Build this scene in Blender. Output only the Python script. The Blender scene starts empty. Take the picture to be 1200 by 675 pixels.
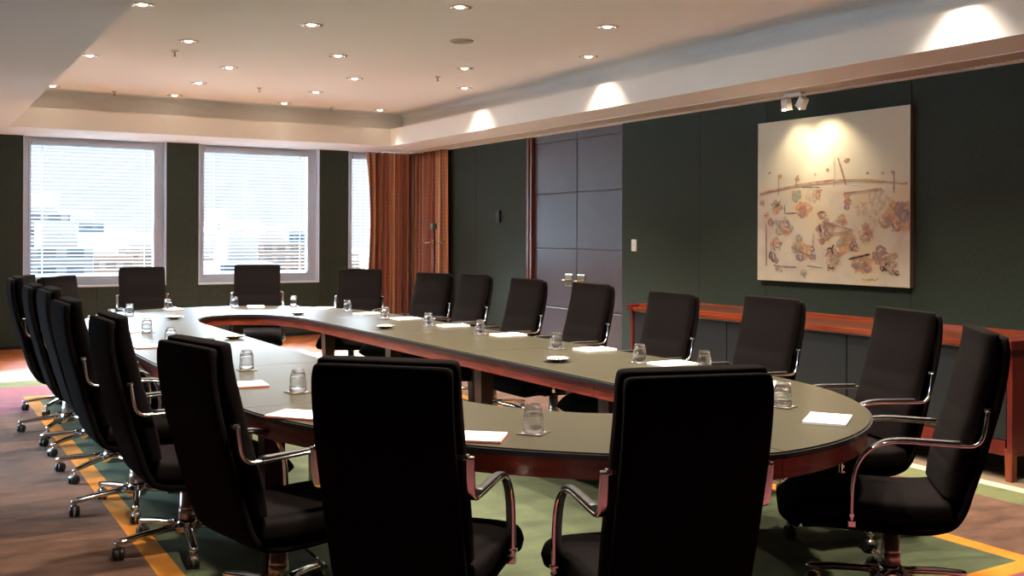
import bpy, bmesh, math, random
from mathutils import Vector, Matrix
random.seed(11)
S = bpy.context.scene
C = S.collection
PI = math.pi
R = math.radians

# ------------------------------------------------------------------ materials
def new_mat(name):
    m = bpy.data.materials.new(name); m.use_nodes = True
    nt = m.node_tree; b = nt.nodes['Principled BSDF']
    return m, nt, b

def mat(name, col, rough=.5, metal=0., var=0., vscale=8., bump=0., bscale=60., coat=0., spec=.5, sheen=0., stretch=(1, 1, 1), emit=None, estr=0.):
    m, nt, b = new_mat(name)
    b.inputs['Base Color'].default_value = (*col, 1)
    b.inputs['Roughness'].default_value = rough
    b.inputs['Metallic'].default_value = metal
    b.inputs['Specular IOR Level'].default_value = spec
    b.inputs['Coat Weight'].default_value = coat
    b.inputs['Sheen Weight'].default_value = sheen
    if emit:
        b.inputs['Emission Color'].default_value = (*emit, 1); b.inputs['Emission Strength'].default_value = estr
    if var or bump:
        tc = nt.nodes.new('ShaderNodeTexCoord'); mp = nt.nodes.new('ShaderNodeMapping')
        mp.inputs['Scale'].default_value = stretch
        nt.links.new(tc.outputs['Object'], mp.inputs['Vector'])
        if var:
            n = nt.nodes.new('ShaderNodeTexNoise'); n.inputs['Scale'].default_value = vscale
            n.inputs['Detail'].default_value = 6; n.inputs['Roughness'].default_value = .65
            nt.links.new(mp.outputs[0], n.inputs['Vector'])
            r = nt.nodes.new('ShaderNodeValToRGB')
            r.color_ramp.elements[0].position = .3; r.color_ramp.elements[1].position = .7
            r.color_ramp.elements[0].color = tuple(max(0, c * (1 - var)) for c in col) + (1,)
            r.color_ramp.elements[1].color = tuple(min(1, c * (1 + var)) for c in col) + (1,)
            nt.links.new(n.outputs['Fac'], r.inputs[0]); nt.links.new(r.outputs[0], b.inputs['Base Color'])
        if bump:
            n2 = nt.nodes.new('ShaderNodeTexNoise'); n2.inputs['Scale'].default_value = bscale
            nt.links.new(mp.outputs[0], n2.inputs['Vector'])
            bp = nt.nodes.new('ShaderNodeBump'); bp.inputs['Strength'].default_value = bump; bp.inputs['Distance'].default_value = .01
            nt.links.new(n2.outputs['Fac'], bp.inputs['Height']); nt.links.new(bp.outputs[0], b.inputs['Normal'])
    return m

def wood(name, c1, c2, rough=.3, scale=3., stretch=(1, 1, 1), dist=3., coat=.3):
    m, nt, b = new_mat(name)
    tc = nt.nodes.new('ShaderNodeTexCoord'); mp = nt.nodes.new('ShaderNodeMapping'); mp.inputs['Scale'].default_value = stretch
    n = nt.nodes.new('ShaderNodeTexNoise'); n.inputs['Scale'].default_value = scale; n.inputs['Detail'].default_value = 3
    n.inputs['Distortion'].default_value = .6
    mth = nt.nodes.new('ShaderNodeMath'); mth.operation = 'MULTIPLY'; mth.inputs[1].default_value = dist * 4
    fr = nt.nodes.new('ShaderNodeMath'); fr.operation = 'PINGPONG'; fr.inputs[1].default_value = 1
    r = nt.nodes.new('ShaderNodeValToRGB')
    r.color_ramp.elements[0].color = (*c1, 1); r.color_ramp.elements[1].color = (*c2, 1)
    nt.links.new(tc.outputs['Object'], mp.inputs[0]); nt.links.new(mp.outputs[0], n.inputs['Vector'])
    nt.links.new(n.outputs['Fac'], mth.inputs[0]); nt.links.new(mth.outputs[0], fr.inputs[0])
    nt.links.new(fr.outputs[0], r.inputs[0]); nt.links.new(r.outputs[0], b.inputs['Base Color'])
    b.inputs['Roughness'].default_value = rough; b.inputs['Coat Weight'].default_value = coat; b.inputs['Coat Roughness'].default_value = .15
    return m

M = {}
M['plaster'] = mat('warm_white_plaster', (.87, .845, .82), .85)
M['fascia'] = mat('white_painted_plaster', (.86, .84, .80), .7)
M['wall'] = mat('dark_green_fabric', (.027, .042, .030), .85, var=.25, vscale=90, bump=.25, bscale=400, stretch=(1, 1, .25))
M['joint'] = mat('black_joint', (.008, .009, .008), .9)
M['alu'] = mat('white_window_frame', (.50, .57, .66), .45)
M['reveal'] = mat('pale_reveal_paint', (.66, .74, .84), .6)
M['leather_top'] = mat('green_grey_leather', (.033, .029, .015), .30, var=.10, vscale=5, bump=.05, bscale=250, spec=.34)
M['leather_top'].node_tree.nodes['Principled BSDF'].inputs['Specular Tint'].default_value = (.55, .80, 1, 1)  # blue of the reflected daylight put into the leather's specular tint
M['edge'] = mat('black_table_edge', (.012, .013, .016), .3, spec=.6)
M['apron'] = wood('mahogany', (.25, .042, .020), (.14, .020, .011), .28, 2.2, (1, 1, 9), 2)
M['leg'] = wood('dark_mahogany', (.05, .016, .010), (.030, .009, .006), .35, 3, (4, 4, .6), 2)
M['floorwood'] = wood('rosewood_floor', (.46, .135, .030), (.19, .045, .012), .34, .85, (.8, 2.2, 1), 5)
M['sbwood'] = wood('polished_cherry', (.20, .040, .014), (.13, .022, .007), .14, 1.2, (4, .5, 4), 2, .6)
M['sbred'] = wood('red_cherry_side', (.12, .014, .009), (.08, .008, .006), .3, 1.5, (3, 3, .6), 2)
M['jamb'] = wood('door_jamb_wood', (.20, .038, .012), (.11, .02, .007), .35, 2, (5, 5, .5), 2)
M['fabric'] = mat('charcoal_brown_wool', (.0044, .0031, .0029), .95, var=.25, vscale=160, bump=.35, bscale=700, sheen=.0, spec=.06)
M['black'] = mat('black_plastic', (.010, .010, .010), .45)
M['chrome'] = mat('polished_chrome', (.80, .78, .76), .10, 1.)
M['steel'] = mat('satin_bronze_steel', (.55, .46, .40), .32, 1.)
M['brass'] = mat('polished_nickel', (.85, .74, .56), .16, 1.)
M['silver'] = mat('silver_dish', (.86, .80, .70), .18, 1.)
M['paper'] = mat('white_paper', (.88, .86, .82), .7)
M['redboard'] = mat('red_brown_board', (.36, .07, .04), .5)
M['coaster'] = mat('dark_coaster', (.05, .035, .028), .4)
M['mint'] = mat('wrapped_mints', (.80, .62, .36), .35, var=.3, vscale=120)
M['slat'] = mat('white_blind_slat', (.80, .82, .82), .5)
M['door'] = mat('maroon_door_leather', (.072, .050, .056), .36, var=.12, vscale=2.5, spec=.7, bump=.05, bscale=30)
M['white_plastic'] = mat('white_plastic', (.85, .85, .82), .4)
M['grille'] = mat('grey_grille', (.72, .66, .60), .5)
M['dark_void'] = mat('dark_void', (.06, .052, .045), .9)
M['sbdoor'] = mat('blue_black_lacquer', (.010, .0125, .014), .42, spec=.5)
M['sbstrip'] = mat('pale_metal_strip', (.50, .40, .34), .4, .6)
M['trimring'] = mat('brushed_ring', (.58, .50, .43), .3, .8)
M['lamp'] = mat('lit_lamp', (1, 1, 1), .5, emit=(1., .84, .62), estr=20)
M['bark'] = M['leg']

def translucent_slat():
    m, nt, b = new_mat('blind_slat_translucent')
    b.inputs['Base Color'].default_value = (.82, .84, .84, 1); b.inputs['Roughness'].default_value = .5
    t = nt.nodes.new('ShaderNodeBsdfTranslucent'); t.inputs['Color'].default_value = (.85, .86, .84, 1)
    mx = nt.nodes.new('ShaderNodeMixShader'); mx.inputs[0].default_value = .55
    out = nt.nodes['Material Output']
    nt.links.new(b.outputs[0], mx.inputs[1]); nt.links.new(t.outputs[0], mx.inputs[2]); nt.links.new(mx.outputs[0], out.inputs['Surface'])
    return m
M['slat'] = translucent_slat()

def pane_mat():
    m = bpy.data.materials.new('window_glass'); m.use_nodes = True; nt = m.node_tree; nt.nodes.clear()
    t = nt.nodes.new('ShaderNodeBsdfTransparent'); t.inputs[0].default_value = (.93, .96, .97, 1)
    g = nt.nodes.new('ShaderNodeBsdfGlossy'); g.inputs['Roughness'].default_value = .02
    f = nt.nodes.new('ShaderNodeFresnel'); f.inputs[0].default_value = 1.45
    mx = nt.nodes.new('ShaderNodeMixShader'); o = nt.nodes.new('ShaderNodeOutputMaterial')
    nt.links.new(f.outputs[0], mx.inputs[0]); nt.links.new(t.outputs[0], mx.inputs[1]); nt.links.new(g.outputs[0], mx.inputs[2]); nt.links.new(mx.outputs[0], o.inputs[0])
    return m
M['pane'] = pane_mat()
def glass_mat():
    m, nt, b = new_mat('clear_cut_glass')
    b.inputs['Base Color'].default_value = (.98, .99, 1, 1); b.inputs['Transmission Weight'].default_value = 1
    b.inputs['Roughness'].default_value = .015; b.inputs['IOR'].default_value = 1.5
    t = nt.nodes.new('ShaderNodeBsdfTransparent'); mx = nt.nodes.new('ShaderNodeMixShader'); mx.inputs[0].default_value = .25
    nt.links.new(b.outputs[0], mx.inputs[1]); nt.links.new(t.outputs[0], mx.inputs[2]); nt.links.new(mx.outputs[0], nt.nodes['Material Output'].inputs['Surface'])
    return m
M['glass'] = glass_mat()

def curtain_mat():
    m, nt, b = new_mat('striped_silk')
    uv = nt.nodes.new('ShaderNodeUVMap'); uv.uv_map = 'run'
    sep = nt.nodes.new('ShaderNodeSeparateXYZ'); nt.links.new(uv.outputs[0], sep.inputs[0])
    n = nt.nodes.new('ShaderNodeTexNoise'); n.noise_dimensions = '1D'; n.inputs['Scale'].default_value = 5.5; n.inputs['Detail'].default_value = 4
    nt.links.new(sep.outputs['X'], n.inputs['W'])
    r = nt.nodes.new('ShaderNodeValToRGB'); e = r.color_ramp.elements  # silk stripes, contrast raised to paint in the folds' highlights and shade
    e[0].position = .32; e[0].color = (.12, .035, .035, 1)
    e[1].position = .72; e[1].color = (.95, .66, .36, 1)
    for p, c in ((.42, (.42, .14, .07, 1)), (.50, (.22, .065, .05, 1)), (.57, (.66, .33, .14, 1)), (.64, (.40, .16, .09, 1))):
        x = e.new(p); x.color = c
    nt.links.new(n.outputs['Fac'], r.inputs[0])
    # fine woven horizontal bands
    w = nt.nodes.new('ShaderNodeMath'); w.operation = 'SINE'
    ml = nt.nodes.new('ShaderNodeMath'); ml.operation = 'MULTIPLY'; ml.inputs[1].default_value = 110
    nt.links.new(sep.outputs['Y'], ml.inputs[0]); nt.links.new(ml.outputs[0], w.inputs[0])
    md = nt.nodes.new('ShaderNodeMath'); md.operation = 'MULTIPLY_ADD'; md.inputs[1].default_value = .05; md.inputs[2].default_value = 1.0
    nt.links.new(w.outputs[0], md.inputs[0])
    vm = nt.nodes.new('ShaderNodeVectorMath'); vm.operation = 'SCALE'
    nt.links.new(r.outputs[0], vm.inputs[0]); nt.links.new(md.outputs[0], vm.inputs['Scale'])
    nt.links.new(vm.outputs[0], b.inputs['Base Color'])
    b.inputs['Roughness'].default_value = .42; b.inputs['Sheen Weight'].default_value = .4
    return m
M['curtain'] = curtain_mat()

def carpet(name, c, var=.25, scale=3.5):
    return mat(name, c, .95, var=var, vscale=scale, bump=.5, bscale=500, spec=.1, sheen=.1, stretch=(1, 2.2, 1))
M['c_green'] = carpet('green_carpet', (.046, .058, .026), .40, 2.6)
M['c_orange'] = carpet('orange_carpet', (.46, .165, .010), .12, 6)
M['c_brown'] = carpet('brown_carpet', (.100, .050, .029), .45, 4)
M['c_mauve'] = carpet('mauve_carpet', (.20, .055, .065), .2, 3)
M['c_dgreen'] = carpet('olive_carpet', (.11, .125, .045), .25, 4)
M['c_cream'] = carpet('cream_carpet', (.44, .39, .29), .08, 4)
M['c_tan'] = carpet('tan_carpet', (.17, .12, .07), .2, 3)

# ------------------------------------------------------------------ mesh helpers
def box(bm, x0, x1, y0, y1, z0, z1, mi=0):
    vs = [bm.verts.new((x, y, z)) for z in (z0, z1) for y in (y0, y1) for x in (x0, x1)]
    for f in ((0, 2, 3, 1), (4, 5, 7, 6), (0, 1, 5, 4), (2, 6, 7, 3), (0, 4, 6, 2), (1, 3, 7, 5)):
        fc = bm.faces.new([vs[i] for i in f]); fc.material_index = mi
    return vs

def bbox(bm, x0, x1, y0, y1, z0, z1, bev=.004, mi=0, seg=2):
    t = bmesh.new(); box(t, x0, x1, y0, y1, z0, z1)
    if bev: bmesh.ops.bevel(t, geom=t.edges[:] , offset=bev, segments=seg, affect='EDGES', profile=.6)
    for f in t.faces: f.material_index = mi
    me = bpy.data.meshes.new('t'); t.to_mesh(me); t.free(); bm.from_mesh(me); bpy.data.meshes.remove(me)

def lathe(bm, prof, n=24, mi=0, cx=0, cy=0, smooth=True, cap0=True, cap1=True, squash=1.):
    rings = []
    for r, z in prof:
        rings.append([bm.verts.new((cx + r * math.cos(2 * PI * i / n), cy + squash * r * math.sin(2 * PI * i / n), z)) for i in range(n)])
    for a, b in zip(rings, rings[1:]):
        for i in range(n):
            f = bm.faces.new([a[i], a[(i + 1) % n], b[(i + 1) % n], b[i]]); f.smooth = smooth; f.material_index = mi
    if cap0: bm.faces.new(rings[0][::-1]).material_index = mi
    if cap1: bm.faces.new(rings[-1]).material_index = mi

def sweep(bm, pts, w, t, up=None, n=12, mi=0, e=2.0, wf=None, tf=None, capround=True):
    """superellipse section (w across 'side', t along normal) swept on 3-D pts"""
    pts = [Vector(p) for p in pts]
    rings = []
    N = len(pts)
    for i, p in enumerate(pts):
        tg = (pts[min(i + 1, N - 1)] - pts[max(i - 1, 0)]).normalized()
        side = Vector(up) if up else (tg.cross(Vector((0, 0, 1))) if abs(tg.z) < .95 else tg.cross(Vector((0, 1, 0))))
        side = (side - tg * side.dot(tg)).normalized()
        nrm = tg.cross(side).normalized()
        ww = w * (wf(i / (N - 1)) if wf else 1); tt = t * (tf(i / (N - 1)) if tf else 1)
        ring = []
        for k in range(n):
            a = 2 * PI * (k + .5) / n
            ca, sa = math.cos(a), math.sin(a)
            x = math.copysign(abs(ca) ** (2 / e), ca) * ww / 2; y = math.copysign(abs(sa) ** (2 / e), sa) * tt / 2
            ring.append(bm.verts.new(p + side * x + nrm * y))
        rings.append(ring)
    for a, b in zip(rings, rings[1:]):
        for k in range(n):
            f = bm.faces.new([a[k], a[(k + 1) % n], b[(k + 1) % n], b[k]]); f.smooth = True; f.material_index = mi
    for rr in (rings[0][::-1], rings[-1]):
        f = bm.faces.new(rr); f.smooth = False; f.material_index = mi
    return rings

def spline(pts, n=6):
    """Catmull-Rom through pts"""
    P = [Vector(p) for p in pts]; P = [P[0] * 2 - P[1]] + P + [P[-1] * 2 - P[-2]]
    out = []
    for i in range(1, len(P) - 2):
        for k in range(n):
            t = k / n
            out.append(.5 * ((2 * P[i]) + (-P[i - 1] + P[i + 1]) * t + (2 * P[i - 1] - 5 * P[i] + 4 * P[i + 1] - P[i + 2]) * t * t + (-P[i - 1] + 3 * P[i] - 3 * P[i + 1] + P[i + 2]) * t ** 3))
    out.append(P[-2]); return out

def obj(name, bm, ms, parent=None, loc=None):
    bmesh.ops.recalc_face_normals(bm, faces=bm.faces[:])
    me = bpy.data.meshes.new(name); bm.to_mesh(me); bm.free()
    for m in (ms if isinstance(ms, (list, tuple)) else [ms]): me.materials.append(m)
    o = bpy.data.objects.new(name, me); C.objects.link(o)
    if parent: o.parent = parent
    if loc: o.location = loc
    return o

def tag(o, label, cat, group=None, kind=None):
    o['label'] = label; o['category'] = cat
    if group: o['group'] = group
    if kind: o['kind'] = kind
    return o

def thing(name, label, cat, loc=(0, 0, 0), rz=0, group=None):
    o = bpy.data.objects.new(name, None); C.objects.link(o); o.empty_display_size = .1
    o.location = loc; o.rotation_euler = (0, 0, rz)
    return tag(o, label, cat, group)

def struct(name, bm, ms, parent=None):
    o = obj(name, bm, ms, parent)
    if not parent: o['kind'] = 'structure'
    return o

def dup(root):
    def rec(o, par):
        c = o.copy(); C.objects.link(c)
        if par: c.parent = par
        for ch in kids.get(o.name, []): rec(ch, c)
        return c
    kids = {}
    for o in C.objects:
        if o.parent: kids.setdefault(o.parent.name, []).append(o)
    return rec(root, None)

# ------------------------------------------------------------------ room
XR, YB, XL, YN = 7.066, 14.704, -2.2, -1.8
ZS, ZF, ZU = 2.783, 3.03, 3.28
# floor (carpet bands, wood border)
bm = bmesh.new()
fm = ['c_brown', 'c_green', 'c_orange', 'c_mauve', 'c_dgreen', 'c_cream', 'c_tan', 'floorwood']
def patch(x0, x1, y0, y1, k):
    vs = [bm.verts.new((x, y, 0)) for x, y in ((x0, y0), (x1, y0), (x1, y1), (x0, y1))]
    bm.faces.new(vs).material_index = fm.index(k)
OX0, OX1, OY0, OY1, ow = .975, 4.555, 2.76, 10.40, .105
patch(OX0 + ow, OX1 - ow, OY0 + ow, OY1 - ow, 'c_green')
patch(OX0, OX0 + ow, OY0, OY1, 'c_orange'); patch(OX1 - ow, OX1, OY0, OY1, 'c_orange')
patch(OX0 + ow, OX1 - ow, OY0, OY0 + ow, 'c_orange'); patch(OX0 + ow, OX1 - ow, OY1 - ow, OY1, 'c_orange')
XG, YG = 5.40, 11.07
patch(XL, OX0, OY0, 9.47, 'c_brown'); patch(OX1, XG, OY0, 9.35, 'c_brown')
patch(XL, OX0, 9.47, YG, 'c_mauve'); patch(OX1, XG, 9.35, YG, 'c_mauve'); patch(OX0, OX1, OY1, YG, 'c_mauve')
patch(XL, XG, YN, OY0, 'c_mauve')
patch(XL, XG, YG, 11.50, 'c_dgreen'); patch(XG, 5.655, YN, 11.50, 'c_dgreen')
patch(XL, 5.655, 11.50, 12.42, 'c_cream'); patch(5.655, 5.76, YN, 12.42, 'c_cream')
patch(5.76, XR + .1, YN, 12.42, 'c_tan')
patch(XL, XR + .1, 12.42, YB + .1, 'floorwood')
struct('floor', bm, [M[k] for k in fm])

# ceiling: soffit ring, fascia, recessed cove, raised centre
bm = bmesh.new()
cx0, cx1, cy0, cy1, rc = 1.11, 6.07, .9, 13.567, .345
def ring(x0, x1, y0, y1, z): return [bm.verts.new((x, y, z)) for x, y in ((x0, y0), (x1, y0), (x1, y1), (x0, y1))]
def band(a, b, mi):
    for i in range(4):
        f = bm.faces.new([a[i], a[(i + 1) % 4], b[(i + 1) % 4], b[i]]); f.material_index = mi
GX0, GX1 = 6.62, 6.96
rin = ring(cx0, cx1, cy0, cy1, ZS)
ro = ring(XL - .1, GX0, YN - .1, YB - .16, ZS)
band(ro, rin, 0)
ro2 = ring(XL - .1, GX0, YN - .1, YB - .16, ZS)
# strips around grille slot and to the back wall/windows
def quad(x0, x1, y0, y1, z, mi):
    vs = [bm.verts.new(p) for p in ((x0, y0, z), (x1, y0, z), (x1, y1, z), (x0, y1, z))]
    bm.faces.new(vs).material_index = mi
quad(GX1, XR + .1, YN - .1, YB + .3, ZS, 0)
quad(GX0, GX1, YB - .5, YB + .3, ZS, 0)
quad(XL - .1, GX0, YB - .16, YB + .3, ZS, 0)
a2 = ring(cx0, cx1, cy0, cy1, ZS); b2 = ring(cx0, cx1, cy0, cy1, ZF); band(a2, b2, 1)
a3 = ring(cx0, cx1, cy0, cy1, ZF); b3 = ring(cx0 - rc, cx1 + rc, cy0 - rc, cy1 + rc, ZF); band(a3, b3, 0)
# curved cove corner between ledge wall and raised ceiling
prev = ring(cx0 - rc, cx1 + rc, cy0 - rc, cy1 + rc, ZF)
for k in range(0, 6):
    t = k / 5 * PI / 2; q = .10
    off = rc - q * (1 - math.cos(t)); z = ZU - q + q * math.sin(t)
    nx = ring(cx0 - off, cx1 + off, cy0 - off, cy1 + off, z); band(prev, nx, 0); prev = nx
bm.faces.new(prev).material_index = 0
# roof slab above so daylight cannot leak in
box(bm, XL - .3, XR + .3, YN - .3, YB + .3, ZU + .05, ZU + .25, 0)
# slot above grille
box(bm, GX0 - .01, GX1 + .01, YN, YB - .4, ZS + .03, ZS + .05, 2)
struct('ceiling', bm, [M['plaster'], M['fascia'], M['dark_void']])

# right wall of fabric panels with door opening
DY0, DY1 = 9.372, 11.45
bm = bmesh.new()
seams = [-1.8, .6, 2.2, 3.9, 5.48, 7.106, 8.05, DY0]
def panels(ys):
    for a, b in zip(ys, ys[1:]): box(bm, XR, XR + .04, a + .0025, b - .0025, 0, ZS + .1, 0)
panels(seams); panels([DY1, 12.817, YB + .05])
box(bm, XR + .04, XR + .30, YN, DY0, 0, ZU, 1); box(bm, XR + .04, XR + .30, DY1, YB + .3, 0, ZU, 1)
box(bm, XR + .16, XR + .30, DY0, DY1, 0, ZU, 1)
struct('wall_right', bm, [M['wall'], M['joint']])

# double door
door = bpy.data.objects.new('door_1', None); C.objects.link(door); door['kind'] = 'structure'; door.location = (XR, 0, 0)
bm = bmesh.new()
box(bm, .0, .16, DY1 - .125, DY1 - .085, 0, ZS + .05); box(bm, .02, .16, DY1 - .085, DY1 - .05, 0, ZS + .05); box(bm, .0, .16, DY1 - .05, DY1 - .0, 0, ZS + .05)
box(bm, .02, .16, DY0 + .0005, DY0 + .006, 0, ZS + .05)
jb = obj('door_frame', bm, M['jamb'], door)
def leaf(y0, y1):
    bm = bmesh.new()
    zs = [0.012, .60, 1.332, 2.036, 2.690]
    box(bm, .070, .11, y0 + .003, y1 - .003, .01, ZS + .04, 0)
    for a, b in zip(zs, zs[1:]): bbox(bm, .046, .085, y0 + .004, y1 - .004, a + .005, b - .005, .008)
    bbox(bm, .046, .085, y0 + .004, y1 - .004, 2.70, ZS + .03, .004)
    o = obj('door_leaf', bm, M['door'], door)
    return o
ym = 10.345
l1 = leaf(ym, DY1 - .125); l2 = leaf(DY0 + .006, ym)
for l, y, s in ((l1, 10.505, 1), (l2, 10.24, 1)):
    bm = bmesh.new()
    bbox(bm, .034, .047, y - .08, y + .08, .95 - .075, .95 + .075, .003)
    sweep(bm, [(.036, y, .95), (-.02, y, .95)], .026, .026, n=10)
    sweep(bm, [(-.02, y - .015, .95), (-.022, y + .085, .95)], .024, .02, n=10)
    obj('door_handle', bm, M['brass'], l)['label'] = 'polished metal square plate with lever'
for l, y in ((l1, 0), (l2, 0)): pass

# back wall with window openings
WZ0 = .805
WIN = [(1.371, 3.180), (3.623, 5.414), (5.878, 6.995)]
bm = bmesh.new()
yf = YB
xs = [XL - .1, -.9, WIN[0][0]]
def wallp(x0, x1, z0, z1):
    box(bm, x0 + .002, x1 - .002, yf, yf + .03, z0, z1, 0)
for x0, x1 in ((XL - .1, -.88), (-.88, WIN[0][0]), (WIN[0][1], WIN[1][0]), (WIN[1][1], WIN[2][0]), (WIN[2][1], XR + .1)):
    wallp(x0, x1, 0.0, ZS + .05); box(bm, x0, x1, yf + .03, yf + .30, 0, ZU, 1)
for x0, x1 in WIN:
    xm = (x0 + x1) / 2 if x1 < 6 else x1
    wallp(x0, xm, 0, WZ0 - .004)
    if xm < x1: wallp(xm, x1, 0, WZ0 - .004)
    box(bm, x0, x1, yf + .03, yf + .30, 0, WZ0 - .02, 1)
    box(bm, x0, x1, yf + .05, yf + .30, ZS + .003, ZU, 1)
struct('wall_back', bm, [M['wall'], M['joint']])
LW = [(7.4, 9.4), (10.4, 12.4)]  # unseen side windows, added to bring bluish daylight onto the ceiling
bm = bmesh.new(); yy = YN
for a, b in LW + [(YB + .3, None)]:
    box(bm, XL - .2, XL, yy, a, 0, ZU)
    if b: box(bm, XL - .2, XL, a, b, 0, .8); box(bm, XL - .2, XL, a, b, ZS, ZU); yy = b
struct('wall_left', bm, M['wall'])
for i, (a, b) in enumerate(LW):
    w = bpy.data.objects.new('window_%d' % (i + 4), None); C.objects.link(w); w['kind'] = 'structure'; w.location = (XL, 0, 0)
    bm = bmesh.new(); box(bm, -.16, -.08, a, a + .06, .8, ZS); box(bm, -.16, -.08, b - .06, b, .8, ZS); box(bm, -.16, -.08, a + .06, b - .06, .8, .87); box(bm, -.16, -.08, a + .06, b - .06, ZS - .07, ZS); box(bm, -.16, -.08, (a + b) / 2 - .03, (a + b) / 2 + .03, .87, ZS - .07)
    obj('window_frame', bm, M['alu'], w)
    bm = bmesh.new(); box(bm, -.122, -.118, a + .06, b - .06, .87, ZS - .07); obj('window_pane', bm, M['pane'], w)
bm = bmesh.new(); box(bm, XL - .2, XR + .3, YN - .2, YN, 0, ZU); struct('wall_front', bm, M['wall'])
bm = bmesh.new()
box(bm, XL, XR, YB - .012, YB - .001, 0, .045); struct('baseboard_back', bm, M['joint'])

for i, (x0, x1) in enumerate(WIN):
    w = bpy.data.objects.new('window_%d' % (i + 1), None); C.objects.link(w); w['kind'] = 'structure'; w.location = (0, YB, 0)
    bm = bmesh.new()
    # lining of the reveal
    box(bm, x0, x0 + .012, -.004, .30, WZ0, ZS); box(bm, x1 - .012, x1, -.004, .30, WZ0, ZS)
    obj('window_reveal', bm, M['reveal'], w)
    bm = bmesh.new(); bbox(bm, x0, x1, -.006, .30, WZ0 - .018, WZ0 + .006, .003); obj('window_sill', bm, M['reveal'], w)
    bm = bmesh.new()
    f0, f1 = x0 + .013, x1 - .013
    y0, y1 = .13, .20
    box(bm, f0, f0 + .06, y0, y1, WZ0 + .006, ZS - .002); box(bm, f1 - .085, f1, y0, y1, WZ0 + .006, ZS - .002)
    box(bm, f0 + .06, f1 - .085, y0, y1, WZ0 + .006, WZ0 + .085); box(bm, f0 + .06, f1 - .085, y0, y1, ZS - .07, ZS - .002)
    # opening sash inside
    s0, s1 = f0 + .062, f1 - .087
    y2, y3 = .145, .215
    bbox(bm, s0, s0 + .03, y2 - .03, y3, WZ0 + .087, ZS - .072, .002); bbox(bm, s1 - .045, s1, y2 - .03, y3, WZ0 + .087, ZS - .072, .002)
    bbox(bm, s0 + .03, s1 - .045, y2 - .03, y3, WZ0 + .087, WZ0 + .13, .002); bbox(bm, s0 + .03, s1 - .045, y2 - .03, y3, ZS - .11, ZS - .072, .002)
    for zz in (1.15, 1.75, 2.45): lathe(bm, [(.009, zz - .03), (.009, zz + .03)], 8, 0, s1 + .02, .118)
    obj('window_frame', bm, M['alu'], w)
    bm = bmesh.new(); box(bm, s0 + .028, s1 - .043, .19, .194, WZ0 + .12, ZS - .1); obj('window_pane', bm, M['pane'], w)
    # venetian blind
    nm = ['pale venetian blind over the left window beside the dark pier',
          'pale venetian blind over the middle window behind the far end chair',
          'narrow visible venetian blind strip beside the rust curtain'][i]
    b = thing('venetian_blind', nm, 'window blind', (0, YB + .125, 0), 0, 'venetian blinds on the window wall')
    bm = bmesh.new(); bx0, bx1 = s0 + .032, s1 - .047
    n = int((ZS - .10 - (WZ0 + .15)) / .05)
    for k in range(n):
        z = WZ0 + .16 + k * .05
        dy, dz, th = .0235, .004, .0006
        vs = []
        for j in range(5):
            t = -1 + j / 2; yy = dy * t; zz = z + dz * t + .003 * (1 - t * t)
            vs.append([bm.verts.new((x, yy - .012, zz + s)) for x in (bx0, bx1) for s in (-th, th)])
        for p, q in zip(vs, vs[1:]):
            for (c1, c2) in ((0, 2), (1, 3)): bm.faces.new([p[c1], p[c2], q[c2], q[c1]])
            bm.faces.new([p[0], q[0], q[1], p[1]]); bm.faces.new([p[2], p[3], q[3], q[2]])
        for p in (vs[0], vs[-1]): bm.faces.new([p[0], p[1], p[3], p[2]])
    obj('slats', bm, M['slat'], b)
    bm = bmesh.new(); bbox(bm, bx0, bx1, -.04, .01, ZS - .10, ZS - .045, .003); obj('headrail', bm, M['alu'], b)
    bm = bmesh.new(); bbox(bm, bx0, bx1, -.035, .008, WZ0 + .135, WZ0 + .150, .003); obj('bottom_rail', bm, M['alu'], b)
    for xx in (bx0 + .13, bx1 - .13):
        bm = bmesh.new()
        for yy in (-.040,): box(bm, xx - .008, xx + .008, yy, yy + .0012, WZ0 + .15, ZS - .1)
        obj('ladder_tape', bm, M['slat'], b)

# ------------------------------------------------------------------ slot grille in soffit
g = thing('air_grille', 'long pale slatted air grille set in the soffit above the green wall', 'air vent', (0, 0, ZS))
bm = bmesh.new(); ga, gb = .3, YB - .52
for x0, x1 in ((GX0 - .004, GX0 + .018), (GX1 - .018, GX1 + .004)): box(bm, x0, x1, ga, gb, -.006, .012)
obj('grille_frame', bm, M['plaster'], g)
bm = bmesh.new(); y = ga + .03
while y < gb:
    vs = [(GX0 + .018, y, .012), (GX1 - .018, y, .012), (GX1 - .018, y + .034, -.003), (GX0 + .018, y + .034, -.003)]
    a = [bm.verts.new(v) for v in vs]; c = [bm.verts.new((v[0], v[1], v[2] + .004)) for v in vs]
    bm.faces.new(a); bm.faces.new(c[::-1])
    for i in range(4): bm.faces.new([a[i], a[(i + 1) % 4], c[(i + 1) % 4], c[i]])
    y += .052
obj('slats', bm, M['grille'], g)

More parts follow.
